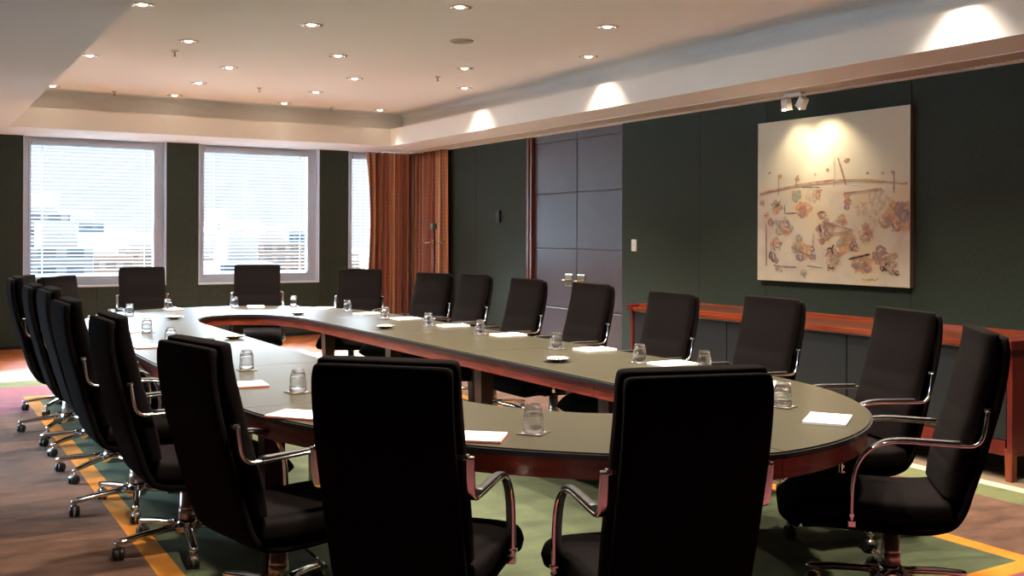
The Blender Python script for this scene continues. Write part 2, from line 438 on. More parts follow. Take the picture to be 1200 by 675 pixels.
# ------------------------------------------------------------------ curtain
def curtain():
    path = []; L = 0
    y1, x1 = 14.55, 6.93
    pts = [(6.10, y1), (6.80, y1), (6.90, y1 - .04), (x1, y1 - .14), (x1, 13.50)]
    pp = []
    for a, b in zip(pts, pts[1:]):
        n = max(2, int(math.dist(a, b) / .006))
        for k in range(n): pp.append((a[0] + (b[0] - a[0]) * k / n, a[1] + (b[1] - a[1]) * k / n))
    pp.append(pts[-1])
    s = 0; out = []
    for i, p in enumerate(pp):
        q = pp[min(i + 1, len(pp) - 1)]; o = pp[max(i - 1, 0)]
        t = Vector((q[0] - o[0], q[1] - o[1])).normalized(); nn = Vector((-t.y, t.x))
        if i: s += math.dist(p, pp[i - 1])
        out.append((Vector(p), nn, s))
    bm = bmesh.new(); uvl = bm.loops.layers.uv.new('run')
    nz = 22; rows = []
    for j in range(nz + 1):
        z = .015 + (ZS - .026) * j / nz
        f = 1 - j / nz; r = []
        for p, nn, s in out:
            ph = s * 2 * PI / .108
            w = math.sin(ph + .8 * math.sin(s * 7) + .25 * math.sin(3.1 * s + 2 * f)) + .3 * math.sin(2.1 * ph + 2 * f)
            w *= (.050 + .016 * f) * (.75 + .35 * math.sin(s * 11))
            q = p + nn * -w
            q.x -= .06 * math.exp(-s * 14) * math.sin(PI * min(1, f * 1.3)) * -1
            r.append((bm.verts.new((q.x, q.y, z)), s, z))
        rows.append(r)
    for a, b in zip(rows, rows[1:]):
        for i in range(len(out) - 1):
            c = [a[i], a[i + 1], b[i + 1], b[i]]
            fc = bm.faces.new([v[0] for v in c]); fc.smooth = True
            for lp, v in zip(fc.loops, c): lp[uvl].uv = (v[1] * 3, v[2])
    t = thing('curtain', 'rust and gold striped silk curtain gathered in the far corner', 'curtain')
    o = obj('drape', bm, M['curtain'], t); md = o.modifiers.new('s', 'SOLIDIFY'); md.thickness = .003
curtain()

# ------------------------------------------------------------------ coat stand near the corner
cs = thing('coat_stand', 'slim wooden coat stand with shiny pegs in front of the curtain', 'coat stand', (6.62, 13.28, 0))
bm = bmesh.new(); lathe(bm, [(.15, 0), (.15, .012), (.05, .03), (.03, .06)], 24); obj('stand_base', bm, M['chrome'], cs)
bm = bmesh.new(); lathe(bm, [(.03, .03), (.03, 1.6)], 16); obj('pole', bm, M['jamb'], cs)
bm = bmesh.new(); bbox(bm, -.036, .036, -.036, .036, 1.59, 1.67, .006); obj('finial', bm, M['chrome'], cs)
for k in range(4):
    a = k * PI / 2 + R(-31); bm = bmesh.new()
    d = Vector((math.cos(a), math.sin(a), 0))
    sweep(bm, spline([d * .03 + Vector((0, 0, 1.40)), d * .12 + Vector((0, 0, 1.39)), d * .15 + Vector((0, 0, 1.43))], 5), .02, .02, n=8)
    obj('peg', bm, M['chrome'], cs)

# ------------------------------------------------------------------ conference table
TX, TA, TI = 2.69, 1.41, .46
def sup(t, a, b, n): return (a * abs(math.cos(t)) ** (2 / n), b * abs(math.sin(t)) ** (2 / n))
def arc(sx, y0, sy, a, b, n, N=28):
    """from the straight side to the tip"""
    o = []
    for k in range(N + 1):
        t = (k / N) * PI / 2
        x, y = sup(t, a, b, n); o.append((TX + sx * x, y0 + sy * y))
    return o
ENDS = {  # (sx, far?) : outer (y0,b,n), inner (y0,b,n)
    (-1, 0): ((4.45, 1.85, 1.6), (4.20, .68, 1.5)), (1, 0): ((4.25, 1.65, 2.0), (4.20, .68, 2.0)),
    (-1, 1): ((8.75, 2.13, 2.3), (8.75, .93, 2.3)), (1, 1): ((8.75, 2.13, 2.35), (8.75, .93, 2.3))}
table = thing('conference_table', 'huge oval conference table with open centre, leather top and mahogany apron', 'table')
def prism(bm, poly, z0, z1, mi=0, top_mi=None):
    a = [bm.verts.new((x, y, z0)) for x, y in poly]; b = [bm.verts.new((x, y, z1)) for x, y in poly]
    bm.faces.new(a[::-1]).material_index = mi; bm.faces.new(b).material_index = mi if top_mi is None else top_mi
    n = len(poly)
    for i in range(n):
        bm.faces.new([a[i], a[(i + 1) % n], b[(i + 1) % n], b[i]]).material_index = mi
def shrink(outl, d, side):
    """offset an open polyline by d to its left * side"""
    o = []
    for i, p in enumerate(outl):
        a = Vector(outl[max(0, i - 1)]); b = Vector(outl[min(len(outl) - 1, i + 1)])
        t = (b - a).normalized(); o.append((p[0] - t.y * d * side, p[1] + t.x * d * side))
    return o
sections = []
for (sx, far), (oo, ii) in ENDS.items():
    sy = 1 if far else -1; ys = 8.75 if far else 4.2
    outer = [(TX + sx * TA, ys)] + arc(sx, oo[0], sy, TA, oo[1], oo[2]) if abs(oo[0] - ys) > .26 else arc(sx, oo[0], sy, TA, oo[1], oo[2])
    if not far: outer = [(TX + sx * TA, 4.45)] + [p for p in arc(sx, oo[0], sy, TA, oo[1], oo[2]) if p[1] < 4.449]
    inner = arc(sx, ii[0], sy, TI, ii[1], ii[2])
    if not far: inner = [(TX + sx * TI, 4.45)] + inner[:]
    sections.append((outer, inner, sx, sy))
for sx in (-1, 1):
    for y0, y1 in ((4.45, 5.85), (5.85, 7.27), (7.27, 8.75)):
        sections.append(([(TX + sx * TA, y0), (TX + sx * TA, y1)], [(TX + sx * TI, y0), (TX + sx * TI, y1)], sx, 0))
g_ = .0022
for outer, inner, sx, sy in sections:
    def clip(p):
        x, y = p
        if sy: x = (max(x, TX + g_) if sx > 0 else min(x, TX - g_))
        return (x, y)
    if sy:
        o2 = [clip(p) for p in outer]; i2 = [clip(p) for p in inner]
        o2[0] = (o2[0][0], o2[0][1] + sy * g_); i2[0] = (i2[0][0], i2[0][1] + sy * g_)
    else:
        o2 = [(outer[0][0], outer[0][1] + g_), (outer[1][0], outer[1][1] - g_)]; i2 = [(inner[0][0], inner[0][1] + g_), (inner[1][0], inner[1][1] - g_)]
    # outward direction sign for offsets
    def off(pl, d):  # towards the table body
        a = Vector(pl[0]); b = Vector(pl[-1]); mid = Vector(((o2[0][0] + i2[0][0]) / 2, (o2[0][1] + i2[0][1]) / 2))
        t = (Vector(pl[1]) - a).normalized(); left = Vector((-t.y, t.x)); s = 1 if (mid - a).dot(left) > 0 else -1
        return [clip(p) for p in shrink(pl, d, s)]
    bm = bmesh.new()
    rim_o, rim_i = off(o2, .010), off(i2, .010)
    prism(bm, o2 + i2[::-1], .716, .734, 0)
    prism(bm, rim_o + rim_i[::-1], .7342, .740, 1)
    # bevel strip between
    obj('table_top', bm, [M['edge'], M['leather_top']], table)
    for pl in (o2, i2):
        bm = bmesh.new()
        p1 = off(pl, .022); p2 = off(pl, .045)
        prism(bm, p1 + p2[::-1], .640, .7155, 0)
        obj('apron', bm, M['apron'], table)
def tleg(x, y, rz=0):
    bm = bmesh.new()
    for z0, z1, s0, s1 in ((0, .02, .030, .032), (.02, .55, .032, .046), (.55, .7155, .046, .050)):
        a = [bm.verts.new((sx * s0, sy * s0, z0)) for sx, sy in ((-1, -1), (1, -1), (1, 1), (-1, 1))]
        b = [bm.verts.new((sx * s1, sy * s1, z1)) for sx, sy in ((-1, -1), (1, -1), (1, 1), (-1, 1))]
        bm.faces.new(a[::-1]); bm.faces.new(b)
        for i in range(4): bm.faces.new([a[i], a[(i + 1) % 4], b[(i + 1) % 4], b[i]])
    o = obj('leg', bm, M['leg'], table, (x, y, 0)); o.rotation_euler.z = rz
for sx in (-1, 1):
    for y in (4.42, 5.80, 7.22, 8.62):
        tleg(TX + sx * (TI + .11), y); tleg(TX + sx * (TA - .13), y)
tleg(TX + .1, 9.83); tleg(TX + .1, 10.70); tleg(TX + .1, 3.36)

# ------------------------------------------------------------------ chairs
def chair_proto():
    t = thing('conference_chair', '', 'chair')
    UP = (1, 0, 0)
    # rear shell + underside
    sh = [(-.388, 1.112), (-.394, 1.05), (-.386, .96), (-.362, .84), (-.330, .72), (-.298, .60), (-.266, .50), (-.240, .42), (-.200, .365), (-.13, .340), (-.03, .334), (.06, .336), (.18, .342), (.30, .346), (.37, .338)]
    P = spline([(0, y, z) for y, z in sh], 5)
    def endround(d0, d1, n):
        def f(u):
            k = u * (n - 1)
            a = min(1, math.sqrt(max(0, 1 - (1 - min(1, (k + .25) / d0)) ** 2))) if d0 else 1
            b = min(1, math.sqrt(max(0, 1 - (1 - min(1, (n - 1 - k + .25) / d1)) ** 2))) if d1 else 1
            return a * b
        return f
    def cornerw(nn, k0, k1, amt):
        def f(u):
            k = u * (nn - 1); v = 1
            if k < k0: v -= amt * (1 - math.sqrt(max(0, 1 - (1 - k / k0) ** 2)))
            if nn - 1 - k < k1: v -= amt * (1 - math.sqrt(max(0, 1 - (1 - (nn - 1 - k) / k1) ** 2)))
            return v
        return f
    # densify ends
    def dens(P, top=True, bot=True):
        Q = P[:]
        if top:
            a, b = Q[0], Q[1]; Q = [a, a.lerp(b, .12), a.lerp(b, .3), a.lerp(b, .55)] + Q[1:]
        if bot:
            a, b = Q[-1], Q[-2]; Q = Q[:-1] + [a.lerp(b, .55), a.lerp(b, .3), a.lerp(b, .12), a]
        return Q
    P = dens(P); n = len(P)
    bm = bmesh.new(); sweep(bm, P, .462, .040, UP, 28, 0, 5, cornerw(n, 7, 6, .20), endround(4, 4, n)); obj('back_shell', bm, M['fabric'], t)
    # back cushion, with stitched grooves low down
    bc = [(-.345, 1.128), (-.340, 1.06), (-.326, .97), (-.298, .87), (-.262, .74), (-.230, .62), (-.208, .53), (-.196, .47)]
    P = dens(spline([(0, y, z) for y, z in bc], 7)); n = len(P); er = endround(4, 4, n)
    zs = [p.z for p in P]
    def tf(u):
        k = int(round(u * (n - 1))); z = zs[k]
        g = sum(.10 * math.exp(-((z - z0) / .010) ** 2) for z0 in (.80, .70, .60))
        return er(u) * (1 - g) * (.80 + .28 * math.exp(-((z - .95) / .10) ** 2) + .30 * math.exp(-((z - .64) / .14) ** 2))
    bm = bmesh.new(); sweep(bm, P, .474, .080, UP, 28, 0, 4.2, cornerw(n, 8, 4, .18), tf); obj('backrest', bm, M['fabric'], t)
    sc = [(-.200, .420), (-.14, .412), (-.04, .408), (.08, .410), (.20, .415), (.30, .412), (.365, .395), (.405, .365), (.42, .345)]
    P = dens(spline([(0, y, z) for y, z in sc], 6)); n = len(P)
    bm = bmesh.new(); sweep(bm, P, .484, .102, UP, 28, 0, 5, cornerw(n, 4, 6, .10), endround(4, 5, n)); obj('seat', bm, M['fabric'], t)
    # arms
    for s in (-1, 1):
        x = s * .258
        pa = [(x, -.318, .832), (x, -.314, .80), (x, -.307, .755), (x, -.295, .715), (x, -.268, .693), (x, -.22, .690), (x, -.10, .694), (x, -.01, .696), (x, .065, .685), (x, .125, .650), (x, .162, .590), (x, .176, .52), (x, .180, .44), (x, .181, .372)]
        bm = bmesh.new(); sweep(bm, spline(pa, 4), .034, .015, UP, 12, 0, 3.2)
        # top flange into the back and lower fixing
        bbox(bm, min(x, s * .21), max(x, s * .21) , -.332, -.306, .822, .838, .003)
        bbox(bm, min(x + s * .017, s * .225), max(x + s * .017, s * .225), .166, .196, .352, .378, .003)
        lathe2 = [(s * .225, .181, .40), (s * .280, .181, .40)]
        sweep(bm, lathe2, .018, .018, n=10)
        ar = obj('armrest', bm, M['chrome'], t); ar['label'] = 'polished chrome arm loop'
        bm = bmesh.new(); pp = [(x, -.22, .703), (x, -.10, .706), (x, -.01, .707), (x, .06, .697), (x, .115, .665)]
        sweep(bm, spline(pp, 5), .028, .011, UP, 10, 0, 3); obj('armrest_pad', bm, M['black'], ar)
    bm = bmesh.new(); bbox(bm, -.085, .085, -.12, .14, .292, .336, .012); sweep(bm, [(0, 0, .265), (0, 0, .30)], .07, .07, n=16); obj('tilt_mechanism', bm, M['black'], t)
    bm = bmesh.new(); sweep(bm, [(.06, .04, .308), (.18, .04, .280), (.245, .04, .266)], .012, .010, n=8); lv = obj('tilt_lever', bm, M['black'], t)
    bm = bmesh.new(); sweep(bm, [(.235, .04, .268), (.248, .04, .265), (.268, .04, .261), (.285, .04, .257)], .026, .022, n=12, wf=lambda u: .5 + math.sin(u * PI) * .6, tf=lambda u: .5 + math.sin(u * PI) * .6); obj('lever_knob', bm, M['black'], lv)
    return t
def base_proto():
    """gas column and five-star base with casters, at floor level"""
    parts = []
    bm = bmesh.new(); lathe(bm, [(.040, .125), (.040, .185), (.037, .188), (.037, .192), (.0395, .195), (.036, .200), (.034, .268), (.026, .272), (.026, .345)], 24)
    parts.append(obj('gas_column', bm, M['steel']))
    bm = bmesh.new(); lathe(bm, [(.030, .062), (.052, .075), (.055, .10), (.050, .125), (.041, .140)], 24)
    for k in range(5):
        a = k * 2 * PI / 5; d = Vector((math.cos(a), math.sin(a), 0)); sd = Vector((-math.sin(a), math.cos(a), 0))
        pts = [d * .03 + Vector((0, 0, .108)), d * .12 + Vector((0, 0, .104)), d * .22 + Vector((0, 0, .096)), d * .31 + Vector((0, 0, .084)), d * .335 + Vector((0, 0, .080)), d * .345 + Vector((0, 0, .078))]
        sweep(bm, pts, .046, .034, tuple(sd), 12, 0, 2.3, lambda u: 1 - .30 * u - (.35 if u > .95 else 0), lambda u: 1 - .25 * u - (.3 if u > .95 else 0))
        sweep(bm, [d * .325 + Vector((0, 0, .09)), d * .325 + Vector((0, 0, .055))], .024, .024, n=10)
    parts.append(obj('star_base', bm, M['chrome']))
    cast = []
    for k in range(5):
        a = k * 2 * PI / 5; d = Vector((math.cos(a), math.sin(a), 0))
        rot = a + 1.1 + k * 1.7
        u = Vector((math.cos(rot), math.sin(rot), 0)); v = Vector((-u.y, u.x, 0))
        c = d * .325 + Vector((0, 0, .029)) + u * .012
        bm = bmesh.new()
        for s in (-1, 1):
            rr = []
            for (off, rad) in ((.005, .029), (.010, .0295), (.020, .029), (.026, .023), (.027, .010)):
                rr.append([bm.verts.new(c + v * (s * off) + u * (rad * math.cos(q * PI / 8)) + Vector((0, 0, rad * math.sin(q * PI / 8)))) for q in range(16)])
            for p, q in zip(rr, rr[1:]):
                for i in range(16): bm.faces.new([p[i], p[(i + 1) % 16], q[(i + 1) % 16], q[i]]).smooth = True
            bm.faces.new(rr[0]); bm.faces.new(rr[-1])
        o = obj('caster', bm, M['black'])
        bm = bmesh.new()
        arcp = [c + u * (.032 * math.cos(w)) + Vector((0, 0, .032 * math.sin(w))) for w in [R(x) for x in range(25, 126, 12)]]
        sweep(bm, arcp, .030, .004, tuple(v), 10, 0, 3)
        hd = obj('caster_hood', bm, M['chrome'], o)
        parts.append(o)
    return parts
proto = chair_proto()
bparts = base_proto()
proto_kids = [(o, [c for c in C.objects if c.parent == o]) for o in list(C.objects) if o.parent == proto]
base_kids = [(o, [c for c in C.objects if c.parent == o]) for o in bparts]
first = [True]
def place_chair(x, y, hx, hy, dz, base_ang, label, group='black conference chairs around the oval table', tilt=0.):
    """hx,hy: facing direction"""
    rz = math.atan2(hy, hx) - PI / 2
    r = proto.copy(); C.objects.link(r)
    r.location = (x, y, 0); r.rotation_euler = (0, 0, rz)
    r['label'] = label; r['group'] = group
    for o, ks in proto_kids:
        c = o.copy(); C.objects.link(c); c.parent = r; c.location = (0, 0, dz); c.rotation_euler = (tilt, 0, 0)
        for k in ks:
            d = k.copy(); C.objects.link(d); d.parent = c
    for o, ks in base_kids:
        c = o.copy(); C.objects.link(c); c.parent = r
        c.rotation_euler = (0, 0, R(base_ang) - rz)
        if o.name.startswith('gas_column'): c.scale = (1, 1, 1)
        for k in ks:
            d = k.copy(); C.objects.link(d); d.parent = c
    return r
CH = [
 # x, y, hx, hy, dz, base angle, label
 (1.22, 9.45, .92, -.39, .02, 20, 'black high-backed chair on the left side, almost hidden behind the farthest of the left row'),
 (1.10, 8.45, 1, -.03, .055, 23, 'black high-backed chair at the far left end of the left row'),
 (1.14, 7.70, 1, -.02, .03, 4, 'black high-backed chair second from the far end of the left row'),
 (1.145, 6.83, 1, .0, .045, 6.7, 'black high-backed chair in the middle of the left row, third from far end'),
 (1.12, 5.88, 1, .02, .03, 42.6, 'black high-backed chair third from the near end of the left row'),
 (1.185, 5.01, 1, .03, .005, 45.8, 'black chair, one further back from the nearest chair on the left side'),
 (1.30, 3.98, .98, .20, -.02, 40, 'black chair at near left, seen from its back corner beside the foreground pair'),
 (1.547, 3.163, .719, .695, -.01, 12, 'left one of the two large foreground chairs seen from behind'),
 (2.087, 2.62, .292, .956, -.01, 30, 'right one of the two large foreground chairs seen from behind'),
 (3.55, 2.85, -.72, .69, .0, 50, 'black chair at the near right end of the table, seen side-on with chrome arms'),
 (4.13, 3.60, -.955, .295, .0, 26, 'black chair at right in front of the sideboard, next to the side-on one'),
 (4.26, 4.60, -1, .06, .0, 10, 'black chair in the right row, below the lower left corner of the painting'),
 (4.24, 5.52, -1, .02, -.015, 33, 'black chair in the right row, in front of the left end of the sideboard'),
 (4.26, 6.50, -1, 0, .005, 58, 'black chair in the right row in front of the door handles'),
 (4.26, 7.44, -1, -.02, .005, 5, 'black chair in the right row in front of the left edge of the double door'),
 (4.27, 8.38, -1, -.05, .015, 40, 'black chair in the right row between the curtain and the double door'),
 (4.34, 9.26, -.95, -.31, -.01, 22, 'black chair in front of the right half of the rust curtain'),
 (4.09, 10.15, -.62, -.785, .005, 36, 'black chair at the far right curve, in front of the left edge of the curtain'),
 (3.35, 11.02, -.29, -.957, -.02, 18, 'black chair facing the camera at the far end below the middle window'),
 (2.25, 11.14, .05, -.999, .02, 44, 'black chair at the far end, below the right edge of the left window'),
 (1.50, 9.98, .72, -.69, -.015, 60, 'black chair at the far left corner, its top showing behind the left row'),
]
for c in CH:
    r_ = place_chair(*c)
    if 'facing the camera' in c[6]: r_.scale = (1.07, 1.07, 1.05)
for o, ks in proto_kids + base_kids:
    for k in ks: bpy.data.objects.remove(k)
    bpy.data.objects.remove(o)
bpy.data.objects.remove(proto)

# ------------------------------------------------------------------ tableware
TZ = .7402
def make_glass():
    bm = bmesh.new(); n = 14
    outer = [(.0415, 0), (.0415, .004), (.0405, .03), (.0385, .065), (.0355, .088), (.030, .098), (.0285, .1075)]
    inner = [(.0375, 0), (.0365, .03), (.0345, .062), (.0295, .088), (.012, .0925)]
    def rg(r, z, fl=0): return [bm.verts.new(((r + (fl if i % 2 else 0)) * math.cos(PI * i / n), (r + (fl if i % 2 else 0)) * math.sin(PI * i / n), z)) for i in range(2 * n)]
    ro = [rg(r, z, -.0008 if 0.004 < z < .09 else 0) for r, z in outer]; ri = [rg(r, z) for r, z in inner]
    m = 2 * n
    for seq in (ro, ri):
        for a, b in zip(seq, seq[1:]):
            for i in range(m): bm.faces.new([a[i], a[(i + 1) % m], b[(i + 1) % m], b[i]]).smooth = True
    for i in range(m): bm.faces.new([ro[0][i], ro[0][(i + 1) % m], ri[0][(i + 1) % m], ri[0][i]])
    bm.faces.new(ro[-1]); bm.faces.new(ri[-1])
    return bm
glass0 = obj('tumbler', make_glass(), M['glass'])
def make_coaster():
    t = thing('coaster', '', 'coaster')
    bm = bmesh.new(); bbox(bm, -.050, .050, -.050, .050, 0, .004, .0015); obj('coaster_board', bm, M['coaster'], t)
    bm = bmesh.new(); bbox(bm, -.036, .036, -.036, .036, .0041, .0046, 0); obj('paper_liner', bm, M['paper'], t)
    return t
coast0 = make_coaster()
ck = [o for o in C.objects if o.parent == coast0]
GL = [
 (1.836, 10.007, 0, 'beside the far left corner chair'),
 (1.57, 9.35, 10, 'just in front of the far left corner tumbler'),
 (1.633, 8.212, 0, 'on the left side, beyond and left of its nearer neighbour'),
 (1.611, 7.302, 0, 'on the left side, just left of a mint dish'),
 (1.66, 6.45, 0, 'whose top just shows over the near left chair'),
 (1.666, 5.675, -5, 'just right of the near left chair top'),
 (1.646, 4.757, 10, 'at near left beside the left foreground chair'),
 (2.089, 3.328, 35, 'in the front centre between the two foreground chairs'),
 (3.377, 3.292, 20, 'at near right beside the right foreground chair'),
 (3.90, 4.40, 0, 'whose top just shows over the right foreground chair'),
 (3.80, 4.86, 0, 'above the left shoulder of the right foreground chair'),
 (3.779, 5.734, 0, 'on the right side above the nearest mint dish'),
 (3.821, 6.857, 0, 'on the right side before the door\'s left edge'),
 (3.798, 7.711, 0, 'on the right side before the chair between curtain and door'),
 (3.762, 8.525, 0, 'on the right side below the chair at the curtain'),
 (3.813, 9.558, 10, 'at the far right curve before the curtain edge'),
 (3.585, 10.509, 10, 'right of the chair facing the camera'),
 (3.0, 10.66, 10, 'left of the chair facing the camera'),
 (2.302, 10.56, 0, 'at the far end below the left window'),
]
for x, y, a, d in GL:
    c = coast0.copy(); C.objects.link(c); c.location = (x, y, TZ); c.rotation_euler.z = R(a)
    c['label'] = 'coaster under the glass ' + d; c['group'] = 'coasters under the tumblers'
    for k in ck:
        q = k.copy(); C.objects.link(q); q.parent = c
    g = glass0.copy(); C.objects.link(g); g.location = (x, y, TZ + .0054); g.rotation_euler.z = R(a)
    tag(g, 'upturned tumbler ' + d, 'glass', 'upturned tumblers on the table')
for k in ck: bpy.data.objects.remove(k)
bpy.data.objects.remove(coast0); bpy.data.objects.remove(glass0)

# notepads
def make_pad(red):
    t = thing('notepad', '', 'notepad'); z = 0
    if red:
        bm = bmesh.new(); bbox(bm, -.087, .087, -.122, .122, 0, .006, .001); obj('backing_board', bm, M['redboard'], t)['label'] = 'red-brown board'; z = .0061
    bm = bmesh.new(); bbox(bm, -.085, .085, -.12, .12, z, z + (.005 if red else .011), .001); obj('paper_block', bm, M['paper'], t)
    return t
pads = {True: make_pad(True), False: make_pad(False)}
pk = {k: [o for o in C.objects if o.parent == v] for k, v in pads.items()}
PD = [
 (1.44, 4.13, 40, True, 'before the large near left chair'),
 (1.47, 5.10, 85, True, 'whose corner shows right of the near left chair'),
 (1.84, 3.36, 50, True, 'right behind the left foreground chair, its corner showing'),
 (3.29, 2.955, 125, False, 'lying alone at the near right end of the table'),
 (3.78, 3.82, 100, False, 'partly behind the right foreground chair and its glass'),
 (3.97, 5.56, 88, False, 'on the right side before the chair at the door handles'),
 (3.97, 6.69, 88, False, 'on the right side below the chair at the left door edge'),
 (3.97, 7.60, 88, False, 'on the right side between curtain and door'),
 (3.93, 8.45, 95, False, 'on the right side under the curtain'),
 (3.86, 9.15, 105, False, 'at the right curve near the curtain chair'),
 (3.74, 10.05, 140, False, 'at the far right curve'),
 (3.20, 10.58, 165, False, 'before the far chair facing the camera'),
 (2.36, 10.58, 178, True, 'beside the tumbler at the far end below the left window'),
 (1.62, 10.02, 225, False, 'at the far left corner of the table'),
 (1.46, 8.30, 90, False, 'on the left side beside the third chair from the far end'),
 (1.46, 7.15, 90, True, 'on the left side just right of the slim row of chairs'),
 (1.46, 6.15, 90, True, 'on the left side with red edge, before the second nearest left chair'),
 (3.93, 4.72, 90, False, 'seen as a thin sliver over the right foreground chair'),
]
for x, y, a, r, d in PD:
    p = pads[r].copy(); C.objects.link(p); p.location = (x, y, TZ); p.rotation_euler.z = R(a)
    p['label'] = 'white notepad ' + d; p['group'] = 'notepads on the table'
    for k in pk[r]:
        q = k.copy(); C.objects.link(q); q.parent = p
for r in pads:
    for k in pk[r]: bpy.data.objects.remove(k)
    bpy.data.objects.remove(pads[r])

# dishes of mints
bm = bmesh.new()
lathe(bm, [(.030, 0), (.034, .002), (.045, .006), (.066, .014), (.080, .024), (.083, .025), (.080, .022), (.064, .012), (.044, .005), (.010, .004)], 32, cap1=True)
dish0 = obj('sweet_dish', bm, M['silver'])
bm = bmesh.new()
for k in range(46):
    a = random.random() * 2 * PI; r = .060 * math.sqrt(random.random()); z = .014 + (.060 - r) * .22 + random.random() * .003
    m = Matrix.Translation((r * math.cos(a), r * math.sin(a), z)) @ Matrix.Rotation(random.random() * 3, 4, 'Z') @ Matrix.Diagonal((.011, .008, .006, 1))
    bmesh.ops.create_icosphere(bm, subdivisions=1, radius=1, matrix=m)
mint0 = obj('mints', bm, M['mint'])
for x, y, d in ((2.107, 9.419, 'at the far left beyond the open centre'), (2.089, 7.441, 'in the middle of the left side'), (3.239, 9.37, 'at the far right inner curve'),
                (3.384, 7.669, 'in the middle of the right side'), (3.40, 5.149, 'nearest the camera on the right side')):
    q = dish0.copy(); C.objects.link(q); q.location = (x, y, TZ)
    tag(q, 'silver sweet dish ' + d, 'dish', 'silver sweet dishes on the table')
    w = mint0.copy(); C.objects.link(w); w.location = (x, y, TZ + .0006)
    tag(w, 'wrapped mints heaped in the silver dish ' + d, 'sweets', 'mints in dishes', 'stuff')
bpy.data.objects.remove(dish0); bpy.data.objects.remove(mint0)

# ------------------------------------------------------------------ sideboard
SX0, SX1, SY0, SY1, SH = 5.83, 6.53, 3.79, 7.60, .868
sb = thing('sideboard', 'long low cherry sideboard with blue-black doors under the painting', 'sideboard', (0, 0, 0))
bm = bmesh.new(); box(bm, SX0 + .03, SX1, SY0 + .035, SY1 - .035, .15, SH - .055); obj('cabinet_body', bm, M['sbdoor'], sb)
bm = bmesh.new()
bbox(bm, SX0 - .015, SX1, SY0 + .01, SY1 - .01, SH - .055, SH - .022, .003)
obj('worktop', bm, M['sbwood'], sb)
bm = bmesh.new(); bbox(bm, SX1 - .03, SX1 + .01, SY0 - .01, SY1 + .01, SH - .060, SH, .004)
bbox(bm, SX0 + .06, SX1 - .03, 6.10, SY1 - .04, SH - .022, SH - .006, .003)
obj('back_lip', bm, M['sbwood'], sb)
for y0, y1 in ((SY0 - .012, SY0 + .055), (SY1 - .055, SY1 + .012)):
    bm = bmesh.new(); bbox(bm, SX0 - .03, SX1 + .008, y0, y1, SH - .060, SH, .005); obj('end_lip', bm, M['sbred'], sb)
for y0, y1 in ((SY0, SY0 + .035), (SY1 - .035, SY1)):
    bm = bmesh.new(); bbox(bm, SX0, SX1, y0, y1, .175, SH - .060, .003); obj('side_panel', bm, M['sbred'], sb)
bm = bmesh.new(); box(bm, SX0 + .012, SX0 + .04, SY0 + .036, SY1 - .036, SH - .070, SH - .0555); obj('pale_strip', bm, M['sbstrip'], sb)
bm = bmesh.new(); bbox(bm, SX0 + .005, SX0 + .045, SY0 + .05, SY1 - .05, .155, .245, .003)
for y in (SY0 - .002, SY1 - .033): bbox(bm, SX0 + .04, SX1 - .04, y, y + .035, .155, .174, .002)
obj('plinth_rail', bm, M['sbred'], sb)
nd = 6; dy = (SY1 - SY0 - .08) / nd
for k in range(nd):
    bm = bmesh.new(); bbox(bm, SX0 + .010, SX0 + .0295, SY0 + .04 + k * dy + .006, SY0 + .04 + (k + 1) * dy - .006, .25, SH - .072, .002); obj('cabinet_door', bm, M['sbdoor'], sb)
for x in (SX0, SX1 - .05):
    for y in (SY0 - .001, (SY0 + SY1) / 2, SY1 - .049):
        bm = bmesh.new()
        a = [(.0, .0), (.052, .0), (.052, .052), (.0, .052)]
        v0 = [bm.verts.new((x + p * .85 + .003, y + q * .85 + .003, 0)) for p, q in a]; v1 = [bm.verts.new((x + p, y + q, .20)) for p, q in a]
        bm.faces.new(v0[::-1]); bm.faces.new(v1)
        for i in range(4): bm.faces.new([v0[i], v0[(i + 1) % 4], v1[(i + 1) % 4], v1[i]])
        obj('leg', bm, M['jamb'], sb)

# ------------------------------------------------------------------ painting
def canvas_mat():
    m, nt, b = new_mat('painted_canvas')
    tc = nt.nodes.new('ShaderNodeTexCoord'); sep = nt.nodes.new('ShaderNodeSeparateXYZ'); nt.links.new(tc.outputs['Object'], sep.inputs[0])
    n = nt.nodes.new('ShaderNodeTexNoise'); n.inputs['Scale'].default_value = 2.6; n.inputs['Detail'].default_value = 6
    nt.links.new(tc.outputs['Object'], n.inputs['Vector'])
    r = nt.nodes.new('ShaderNodeValToRGB'); e = r.color_ramp.elements
    e[0].position = .35; e[0].color = (.58, .47, .38, 1); e[1].position = .66; e[1].color = (.70, .56, .34, 1)
    x = e.new(.5); x.color = (.66, .60, .48, 1)
    nt.links.new(n.outputs['Fac'], r.inputs[0])
    # painted sky above its painted horizon
    mr = nt.nodes.new('ShaderNodeMapRange'); mr.inputs['From Min'].default_value = .80; mr.inputs['From Max'].default_value = .92
    nt.links.new(sep.outputs['Z'], mr.inputs['Value'])
    mx = nt.nodes.new('ShaderNodeMix'); mx.data_type = 'RGBA'
    nt.links.new(mr.outputs[0], mx.inputs['Factor']); nt.links.new(r.outputs[0], mx.inputs[6]); mx.inputs[7].default_value = (.68, .63, .49, 1)
    nt.links.new(mx.outputs[2], b.inputs['Base Color']); b.inputs['Roughness'].default_value = .6
    return m
PW, PH = 1.715, 1.486
pt = thing('painting', 'large unframed abstract landscape painting on the dark green wall', 'painting', (XR - .005, 7.168, 1.087))
pcols = [(.50, .13, .035), (.24, .10, .12), (.42, .24, .12), (.62, .30, .10), (.17, .11, .15), (.28, .30, .20), (.05, .035, .05), (.30, .08, .05), (.62, .50, .36), (.15, .24, .18)]
